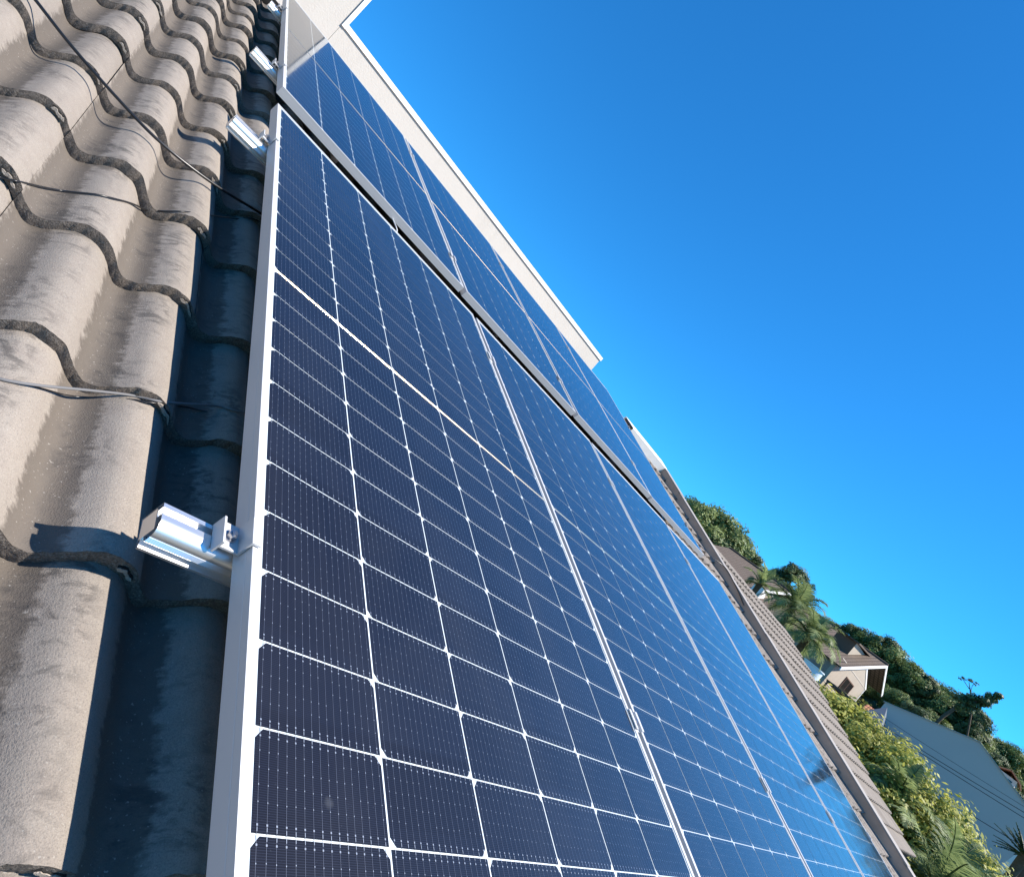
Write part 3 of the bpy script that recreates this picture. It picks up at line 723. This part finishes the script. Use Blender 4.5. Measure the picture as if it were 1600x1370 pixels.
# ------------------------------------------------------------------ gabled houses
def roof_quad(mb, pts, th=.12, uvs=None):
    p = [Vector(q) for q in pts]; nrm = (p[1]-p[0]).cross(p[2]-p[0]).normalized()
    if nrm.z < 0: nrm = -nrm
    lo = [q - nrm*th for q in p]
    mb.add(p+lo, [(0,1,2,3),(7,6,5,4),(0,4,5,1),(1,5,6,2),(2,6,7,3),(3,7,4,0)])
def uv_slope(me, sx=1.0):
    uv = me.uv_layers.new(name='UVMap')
    for pl_ in me.polygons:
        for li in pl_.loop_indices:
            c = me.vertices[me.loops[li].vertex_index].co
            uv.data[li].uv = (c.y*sx, c.x*1.06)
M_sidewall_shade = grainy('shade-darkened side wall', (.27, .21, .17), .9, .6, .15)  # darker than the front wall: shade of this side put into the colour
def gable_house(label, y0, y1, dz, front):
    t = thing('gabled_house', label, 'house', Matrix.Identity(4), 'houses on the slope beyond the palms')
    XR, ZR = 73.75, 15.47+dz; XL, ZL = 62.9, 11.62+dz; XE, ZE = 79.3, 13.40+dz
    w_ = MB(); gz = 5.0
    # front wall as one gabled polygon extruded back
    w_.prism([(63.3, gz), (75.0, gz), (75.2, 12.35+dz), (70.1, 13.95+dz), (63.3, 11.60+dz)], 1, y0, y0+.35)
    part('wall', w_.mesh('wall', M_wall), t)
    w2_ = MB(); w2_.prism([(66.0, 12.0+dz), (79.0, 12.0+dz), (79.0, 13.3+dz), (73.75, 15.2+dz), (66.0, 12.5+dz)], 1, y0+1.5, y1-.25)
    part('recessed_wall', w2_.mesh('recessed_wall', M_wall), t)
    w3_ = MB(); w3_.box((63.3, y0+.352, gz), (66, y1-.25, 11.58+dz)); part('side_wall', w3_.mesh('side_wall', M_sidewall_shade), t)
    tr_ = MB(); tr_.prism([(75.22, 12.25+dz), (75.22, 12.45+dz), (70.1, 14.08+dz), (70.1, 13.88+dz)], 1, y0-.04, y0+.36); tr_.box((75.02, y0-.03, gz), (75.2, y0+.36, 12.24+dz)); part('trim', tr_.mesh('trim', M_coping), t)
    b_ = MB(); b_.box((66.1, y0+1.45, gz), (79.05, y1-.3, 11.99+dz))
    part('brown_wall', b_.mesh('brown_wall', M_brown), t)
    r1 = MB(); roof_quad(r1, [(XL, y0-.45, ZL), (XR, y0-.45, ZR), (XR, y1, ZR), (XL, y1, ZL)]); m1 = r1.mesh('roof', M_roofb); uv_slope(m1); ro = part('roof', m1, t)
    r2 = MB(); roof_quad(r2, [(XR+.01, y0-.45, ZR), (XE, y0-.45, ZE), (XE, y1, ZE), (XR+.01, y1, ZR)]); m2 = r2.mesh('roof', M_roofb); uv_slope(m2); part('roof', m2, t)
    rc_ = MB().tube([(XR, y0-.5, ZR+.02), (XR, y1+.02, ZR+.02)], .16, 10); part('ridge_cap', rc_.mesh('ridge_cap', M_roofb), ro)
    bb_ = MB(); d = .02
    bb_.prism([(XL-.02, ZL-.30), (XR, ZR-.30), (XR, ZR-.02), (XL-.02, ZL-.02)], 1, y0-.53, y0-.455)
    bb_.prism([(XR+.005, ZR-.02), (XR+.005, ZR-.30), (XE, ZE-.30), (XE, ZE-.02)], 1, y0-.53, y0-.455)
    part('barge_board', bb_.mesh('barge_board', M_coping), t)
    return t, w_, ro
M_rooftile_b = M_roofb
h1, _, ro1 = gable_house('cream gabled house with brown tiled roof and one square dark window in its sunny wall', 15.0, 24.4, 0, True)
m_ = MB().box((67.78, 14.93, 10.19), (71.05, 14.985, 11.53)); wn_ = part('window', m_.mesh('window', M_glass_dark), h1)
m_ = MB()
for z_ in (10.19-.10, 11.53): m_.box((67.68, 14.90, z_), (71.15, 14.995, z_+.10))
for x_ in (67.68, 71.05): m_.box((x_, 14.905, 10.19), (x_+.10, 14.994, 11.53))
m_.box((69.38, 14.915, 10.192), (69.45, 14.99, 11.528)); part('frame', m_.mesh('frame', M_brown), wn_)
m_ = MB()
for z_ in (12.35, 9.75): m_.box((63.32, 14.975, z_), (75.0, 14.999, z_+.06))
part('render_band', m_.mesh('render_band', grainy('darker wall band', (.50, .45, .38), .9)), h1)
# dormer box on the left slope, shade of its cheeks painted in dark brown
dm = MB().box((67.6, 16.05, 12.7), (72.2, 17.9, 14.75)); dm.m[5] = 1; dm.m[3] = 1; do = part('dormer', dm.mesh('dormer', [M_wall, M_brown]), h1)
dr = MB(); roof_quad(dr, [(67.2, 15.75, 14.82), (72.9, 15.75, 15.15), (72.9, 18.2, 15.15), (67.2, 18.2, 14.82)], .12); mdr = dr.mesh('dormer_roof', M_roofb); uv_slope(mdr); part('dormer_roof', mdr, do)
h2, _, _ = gable_house('second brown-roofed house half hidden by palm fronds, farther along the same ridge line', 26.0, 34.5, .30, False)
ch = MB().box((64.2, 24.2, 12.0), (65.4, 25.3, 13.25)); tag(ch.build('water_tank', M_coping), 'small white box-shaped tank at the foot of the brown roofs', 'tank')
# annex with terracotta awning
an = thing('awning', 'small terracotta tiled awning below the brown wall of the cream house', 'awning', Matrix.Identity(4))
m_ = MB()
for k in range(7):
    y0 = 10.7 + .24*k
    for j_ in range(4):
        f0, f1 = j_/4, (j_+1.12)/4
        pr_ = [(y0+.12-.12*math.cos(q), .07*math.sin(q)) for q in np.linspace(0, math.pi, 7)]
        A_ = [(64.8+2.4*f0, p[0], 8.95+1.75*f0+p[1]+.03) for p in pr_]; B2_ = [(64.8+2.4*f1, p[0], 8.95+1.75*f1+p[1]) for p in pr_]
        m_.add(A_+B2_, [(i_, i_+1, 8+i_, 7+i_) for i_ in range(6)], 0, True)
part('tiles', m_.mesh('tiles', M_terra), an)
for x_, y_, z_ in ((64.9, 10.75, 8.9), (64.9, 12.2, 8.9), (67.0, 10.75, 10.4), (67.0, 12.2, 10.4)): m_ = MB().box((x_, y_, 5.2), (x_+.14, y_+.14, z_)); part('post', m_.mesh('post', M_brown), an)
pg = thing('pergola', 'dark slatted pergola between the cream wall and the terracotta awning', 'pergola', Matrix.Identity(4))
m_ = MB()
for k in range(9): m_.box((61.6+.5*k, 11.2, 9.75), (61.72+.5*k, 14.4, 9.95))
part('slats', m_.mesh('slats', M_brown), pg)
for x_, y_ in ((61.6, 11.25), (65.6, 11.25), (61.6, 14.2), (65.6, 14.2)): m_ = MB().box((x_, y_, 5.0), (x_+.14, y_+.14, 9.74)); part('post', m_.mesh('post', M_brown), pg)
# ------------------------------------------------------------------ warehouse
wh = thing('warehouse', 'large plain warehouse whose shaded blue-grey gable fills the lower right', 'warehouse', Matrix.Identity(4))
m_ = MB(); m_.prism([(9.97, 4.5), (9.97, 11.28), (4.31, 13.15), (-1.9, 10.55), (-1.9, 4.5)], 0, 60, 82); 
m_.v = [(x, y, z) for x, y, z in m_.v]
part('wall', m_.mesh('wall', M_shade_wall), wh)
m_ = MB(); roof_quad(m_, [(59.9, 10.1, 11.27), (59.9, 4.31, 13.19), (82.1, 4.31, 13.19), (82.1, 10.1, 11.27)], .03)
roof_quad(m_, [(59.9, 4.30, 13.19), (59.9, -2.05, 10.53), (82.1, -2.05, 10.53), (82.1, 4.30, 13.19)], .03)
part('roof', m_.mesh('roof', mat('galvanised roof sheet', (.45, .46, .48), .45, .3)), wh)
cn = thing('canopy', 'dark pointed canopy roof wedged between the cream house and the warehouse', 'canopy', Matrix.Identity(4))
m_ = MB(); m_.add([(57, 8.5, 9.0), (60-.1, 8.7, 9.2), (59.8, 10.3, 9.2), (57, 10.4, 9.0), (58.6, 9.4, 10.95)], [(0,1,4),(1,2,4),(2,3,4),(3,0,4),(3,2,1,0)])
part('cover', m_.mesh('cover', mat('blue-grey tarpaulin', (.10, .13, .17), .7)), cn)
for x_, y_ in ((57.1, 8.6), (59.6, 8.8), (59.5, 10.1), (57.1, 10.2)): m_ = MB().box((x_, y_, 5.2), (x_+.1, y_+.1, 9.0)); part('post', m_.mesh('post', M_brown), cn)
lw = thing('low_house', 'low building with a slanting white roof edge behind the dark spiky palm', 'house', Matrix.Identity(4))
m_ = MB(); m_.prism([(-1.28, 6.20), (-1.50, 7.62), (-5, 8.6), (-5, .9), (-1.2, .9)], 0, 30, 36); part('wall', m_.mesh('wall', M_brown), lw)
m_ = MB(); m_.prism([(-1.22, 6.05), (-1.50, 7.75), (-1.68, 7.75), (-1.40, 6.05)], 0, 29.7, 29.99); part('fascia', m_.mesh('fascia', M_coping), lw)
fw = thing('far_house', 'tiny white and pink house wall peeping past the right slope of the warehouse', 'house', Matrix.Identity(4))
m_ = MB().box((84, 3.1, 10), (88, 4.7, 15.0)); part('wall', m_.mesh('wall', M_white), fw)
m_ = MB(); roof_quad(m_, [(83.6, 2.8, 15.0), (83.6, 3.9, 15.6), (88.4, 3.9, 15.6), (88.4, 2.8, 15.0)], .1); roof_quad(m_, [(83.6, 3.91, 15.6), (83.6, 5.0, 15.0), (88.4, 5.0, 15.0), (88.4, 3.91, 15.6)], .1)
part('roof', m_.mesh('roof', M_terra), fw)
m_ = MB().box((83.93, 3.4, 14.1), (83.99, 3.9, 14.7)); part('window', m_.mesh('window', M_glass_dark), fw)
# round white water tank on a block
wt = thing('water_tank', 'pale round water tank under the hanging palm fronds by the cream house', 'tank', Matrix.Translation((38.0, 8.85, 0)))
m_ = MB().cyl((0, 0, 7.6), .55, .95, 32); m_.cyl((0, 0, 8.55), .60, .06, 32); part('body', m_.mesh('body', mat('white polyethylene', (.72, .78, .82), .4)), wt)
m_ = MB().box((-.7, -.7, 1.5), (.7, .7, 7.59)); part('plinth', m_.mesh('plinth', M_wall), wt)
# balcony railing below the neighbour's eave
rl = thing('railing', 'white metal railing under the lower corner of the neighbour roof', 'railing', Matrix.Identity(4))
m_ = MB(); m_.tube([(12.9, -1.5, 5.15), (16.4, -1.0, 5.15)], .022, 8); m_.tube([(12.9, -1.5, 4.35), (16.4, -1.0, 4.35)], .018, 8); part('handrail', m_.mesh('handrail', M_coping), rl)
for k in range(15):
    f = k/14; m_ = MB().tube([(12.9+3.5*f, -1.5+.5*f, 4.35), (12.9+3.5*f, -1.5+.5*f, 5.14)], .011, 6); part('baluster', m_.mesh('baluster', M_coping), rl)
m_ = MB().box((12.8, -1.6, .6), (16.5, 1.2, 4.28)); part('terrace', m_.mesh('terrace', M_dark), rl)
# ------------------------------------------------------------------ overhead wires
def wire(p0, p1, sag, lb, r=.02):
    a, b = Vector(p0), Vector(p1); d = b-a; a2 = a - d*1.2; b2 = b + d*2.2
    pts = [a2.lerp(b2, k/24) - Vector((0, 0, sag*4*(k/24)*(1-k/24))) for k in range(25)]
    tag(MB().tube(pts, r, 6).build('power_line', M_black), lb, 'power line', 'overhead wires in front of the warehouse')
wire((50, 7.04, 9.62), (50, .17, 10.85), .6, 'upper wire of the close pair crossing the warehouse gable')
wire((50, 7.04, 9.48), (50.4, .17, 10.62), .6, 'lower wire of the close pair crossing the warehouse gable')
wire((50, 4.71, 8.14), (50, .02, 9.10), .5, 'single wire crossing the warehouse gable lower down, above the bright shrubs')
wire((50.5, 7.0, 10.15), (50.5, .4, 11.15), .6, 'faintest and highest wire crossing the warehouse gable', .012)

# ------------------------------------------------------------------ bright shrubs, palms and spiky plant
shrub = tree_meshes(31, 6.6, 1.65, 24000, .075, M_leaf_bright, 14, .45, .85)
shrub2 = tree_meshes(32, 6.6, 1.5, 24000, .072, M_leaf_bright, 12, .45, .85)
sh = [(23.0, 3.75, 7.55, 'nearest the foot of the cream house'), (22.3, 2.75, 7.75, 'second down the row, below the dark window'), (21.6, 1.85, 7.75, 'in the middle of the row, under the terracotta awning'),
      (20.7, .95, 7.55, 'in front of the left edge of the warehouse gable'), (19.9, .10, 7.25, 'in front of the lowest overhead wire'), (19.0, -.75, 6.95, 'lowest in the picture, beside the palm fronds'),
      (17.8, .9, 6.5, 'pressed against the stepped edge of the neighbour roof')]
for q, (x, y, zt_, lb) in enumerate(sh):
    z = float(hgt(np.array(x), np.array(y))); sc = (zt_ - z)/6.6
    cr, tr = (shrub, shrub2)[q % 2]
    t = thing('leafy_shrub', 'bright yellow-green leafy shrub ' + lb, 'shrub', Matrix.Translation((x, y, z)) @ Matrix.Rotation(1.7*q, 4, 'Z') @ Matrix.Scale(sc, 4), 'bright shrubs between the roofs')
    part('crown', cr, t); part('trunk', tr, t)
def palm_meshes(seed, nf, fl, droop, leafl, trunk_h, mt, leafw=.028, tr=.11, per=46):
    r = random.Random(seed); V = []; F = []; T = []; st = MB()
    for f in range(nf):
        a = 2.399*f + r.uniform(-.2, .2); el = R(80 - 95*(f/nf)) + r.uniform(-.12, .12); L = fl*r.uniform(.8, 1.1)
        p = Vector((0, 0, trunk_h)); d = Vector((math.cos(a)*math.cos(el), math.sin(a)*math.cos(el), math.sin(el))); pts = [p.copy()]; n = per; tone = r.uniform(.2, .9)
        dirs = []
        for k in range(n):
            d = (d + Vector((0, 0, -droop*(k/n)*2/n))).normalized(); p = p + d*(L/n); pts.append(p.copy()); dirs.append(d.copy())
        st.tube(pts[::6]+[pts[-1]], [.022*(1-.8*i/len(pts[::6])) for i in range(len(pts[::6])+1)], 5)
        for k in range(5, n):
            d = dirs[k]; side = d.cross(Vector((0, 0, 1)));
            if side.length < .05: side = Vector((-math.sin(a), math.cos(a), 0))
            side.normalize(); up = side.cross(d).normalized(); ll = leafl*math.sin(math.pi*min(1, .18+.80*k/n))*r.uniform(.85, 1.1)
            for sg in (-1, 1):
                ld = (side*sg*.85 + d*.55 + up*r.uniform(-.05, .35)).normalized(); b0 = pts[k]; w_ = d*leafw*.5
                m1 = b0 + ld*ll*.55 - Vector((0, 0, ll*.06)); e = b0 + ld*ll - Vector((0, 0, ll*.28)); i0 = len(V)
                V.extend([b0-w_, b0+w_, m1+w_*.9, m1-w_*.9, e+w_*.1, e-w_*.1]); F.extend([(i0, i0+1, i0+2, i0+3), (i0+3, i0+2, i0+4, i0+5)])
                T.extend([min(1, max(0, tone+r.uniform(-.25, .25)))]*6)
    me = npmesh('fronds', np.array([tuple(v) for v in V]), np.array(F), mt)
    at = me.color_attributes.new('leaf_tone', 'FLOAT_COLOR', 'POINT'); T = np.array(T)
    at.data.foreach_set('color', np.stack([T, T, T, np.ones_like(T)], 1).ravel().astype(np.float32))
    tk = MB().tube([(0, 0, -.3), (.05, .02, trunk_h*.4), (.02, -.03, trunk_h*.8), (0, 0, trunk_h+.05)], [tr*1.4, tr, tr*.9, tr*1.1], 12)
    return me, tk.mesh('trunk', M_bark), st.mesh('rachis', M_leaf_palm)
def palm(x, y, ztop, seed, nf, fl, droop, leafl, lb, mt=M_leaf_palm, **kw):
    z = float(hgt(np.array(x), np.array(y))); fr_, tk, rs = palm_meshes(seed, nf, fl, droop, leafl, ztop-z, mt, **kw)
    t = thing('palm_tree', lb, 'palm', Matrix.Translation((x, y, z))); o = part('fronds', fr_, t); part('trunk', tk, t); part('rachis', rs, o)
palm(27.3, 9.3, 9.2, 1, 12, 1.0, 1.6, .34, 'small palm highest in the picture, its fronds against the brown roof and skyline')
palm(25.2, 6.9, 9.0, 2, 26, 1.6, 2.2, .46, 'large drooping palm in the middle of the three beside the neighbour roof')
palm(23.6, 5.35, 8.35, 3, 24, 1.35, 2.4, .42, 'lowest of the three palms, hanging fronds in front of the pale water tank')
palm(15.9, -1.35, 5.35, 4, 18, 1.5, 1.6, .45, 'feathery palm at the bottom by the tip of the neighbour roof')
palm(18.4, .2, 6.1, 6, 16, 1.1, 1.8, .36, 'small palm half buried in the bright shrubs beside the roof verge')
palm(24.6, -1.75, 7.25, 5, 46, .85, .3, .10, 'dark spiky plant at the lower right corner in front of the white roof edge', mt=M_leaf_yucca, leafw=.05, per=18)
# flat-crowned thin tree standing clear of the hill
lc = leafcloud('crown', [(0, 0, 6.9), (.9, .3, 6.5), (-.9, -.2, 6.6), (1.6, 0, 6.1), (-1.5, .4, 7.0), (.2, -.8, 7.2)], [.75, .6, .6, .45, .45, .45], 420, .17, M_leaf_dark, 77, .35)
lc.transform(Matrix.Translation((102.35, 13.35, 23.6)) @ Matrix.Rotation(1.2, 4, 'Z') @ Matrix.Scale(.62, 4) @ Matrix.Translation((0, 0, -6.6)))
B_ = Vector((102.35, 13.35, 23.5))
tk = MB().tube([(102.8, 9.0, 14.5), (102.63, 11.77, 21.64), (102.5, 12.6, 22.5), B_], [.14, .10, .08, .03], 8); tk.tube([(102.5, 12.6, 22.5), (102.45, 12.9, 23.4), (102.5, 12.8, 24.0)], [.05, .03, .02], 6); tk.tube([(102.45, 12.9, 22.8), (102.3, 13.9, 23.3), (102.25, 14.3, 23.5)], [.05, .03, .02], 6)
t = thing('thin_tree', 'thin bare-trunked tree with a flat sparse crown standing clear above the hill', 'tree', Matrix.Identity(4)); part('crown', lc, t); part('trunk', tk.mesh('trunk', M_bark), t)

cs = [(98.6, 12.0, 20.2), (98.7, 11.3, 21.2), (98.75, 10.7, 22.0), (98.8, 10.3, 22.8), (98.82, 9.9, 23.5)]
lc = leafcloud('crown', cs, [1.2, 1.0, .85, .65, .5], 2600, .26, M_leaf_dark, 78, .8)
tk = MB().tube([(98.6, 13.0, 12.5), (98.6, 12.6, 17.5)] + cs, [.22, .2, .2, .15, .1, .07, .04], 8)
t = thing('leaning_tree', 'dark leaning tree whose crown juts sideways out of the hill near the thin tree', 'tree', Matrix.Identity(4)); part('crown', lc, t); part('trunk', tk.mesh('trunk', M_bark), t)
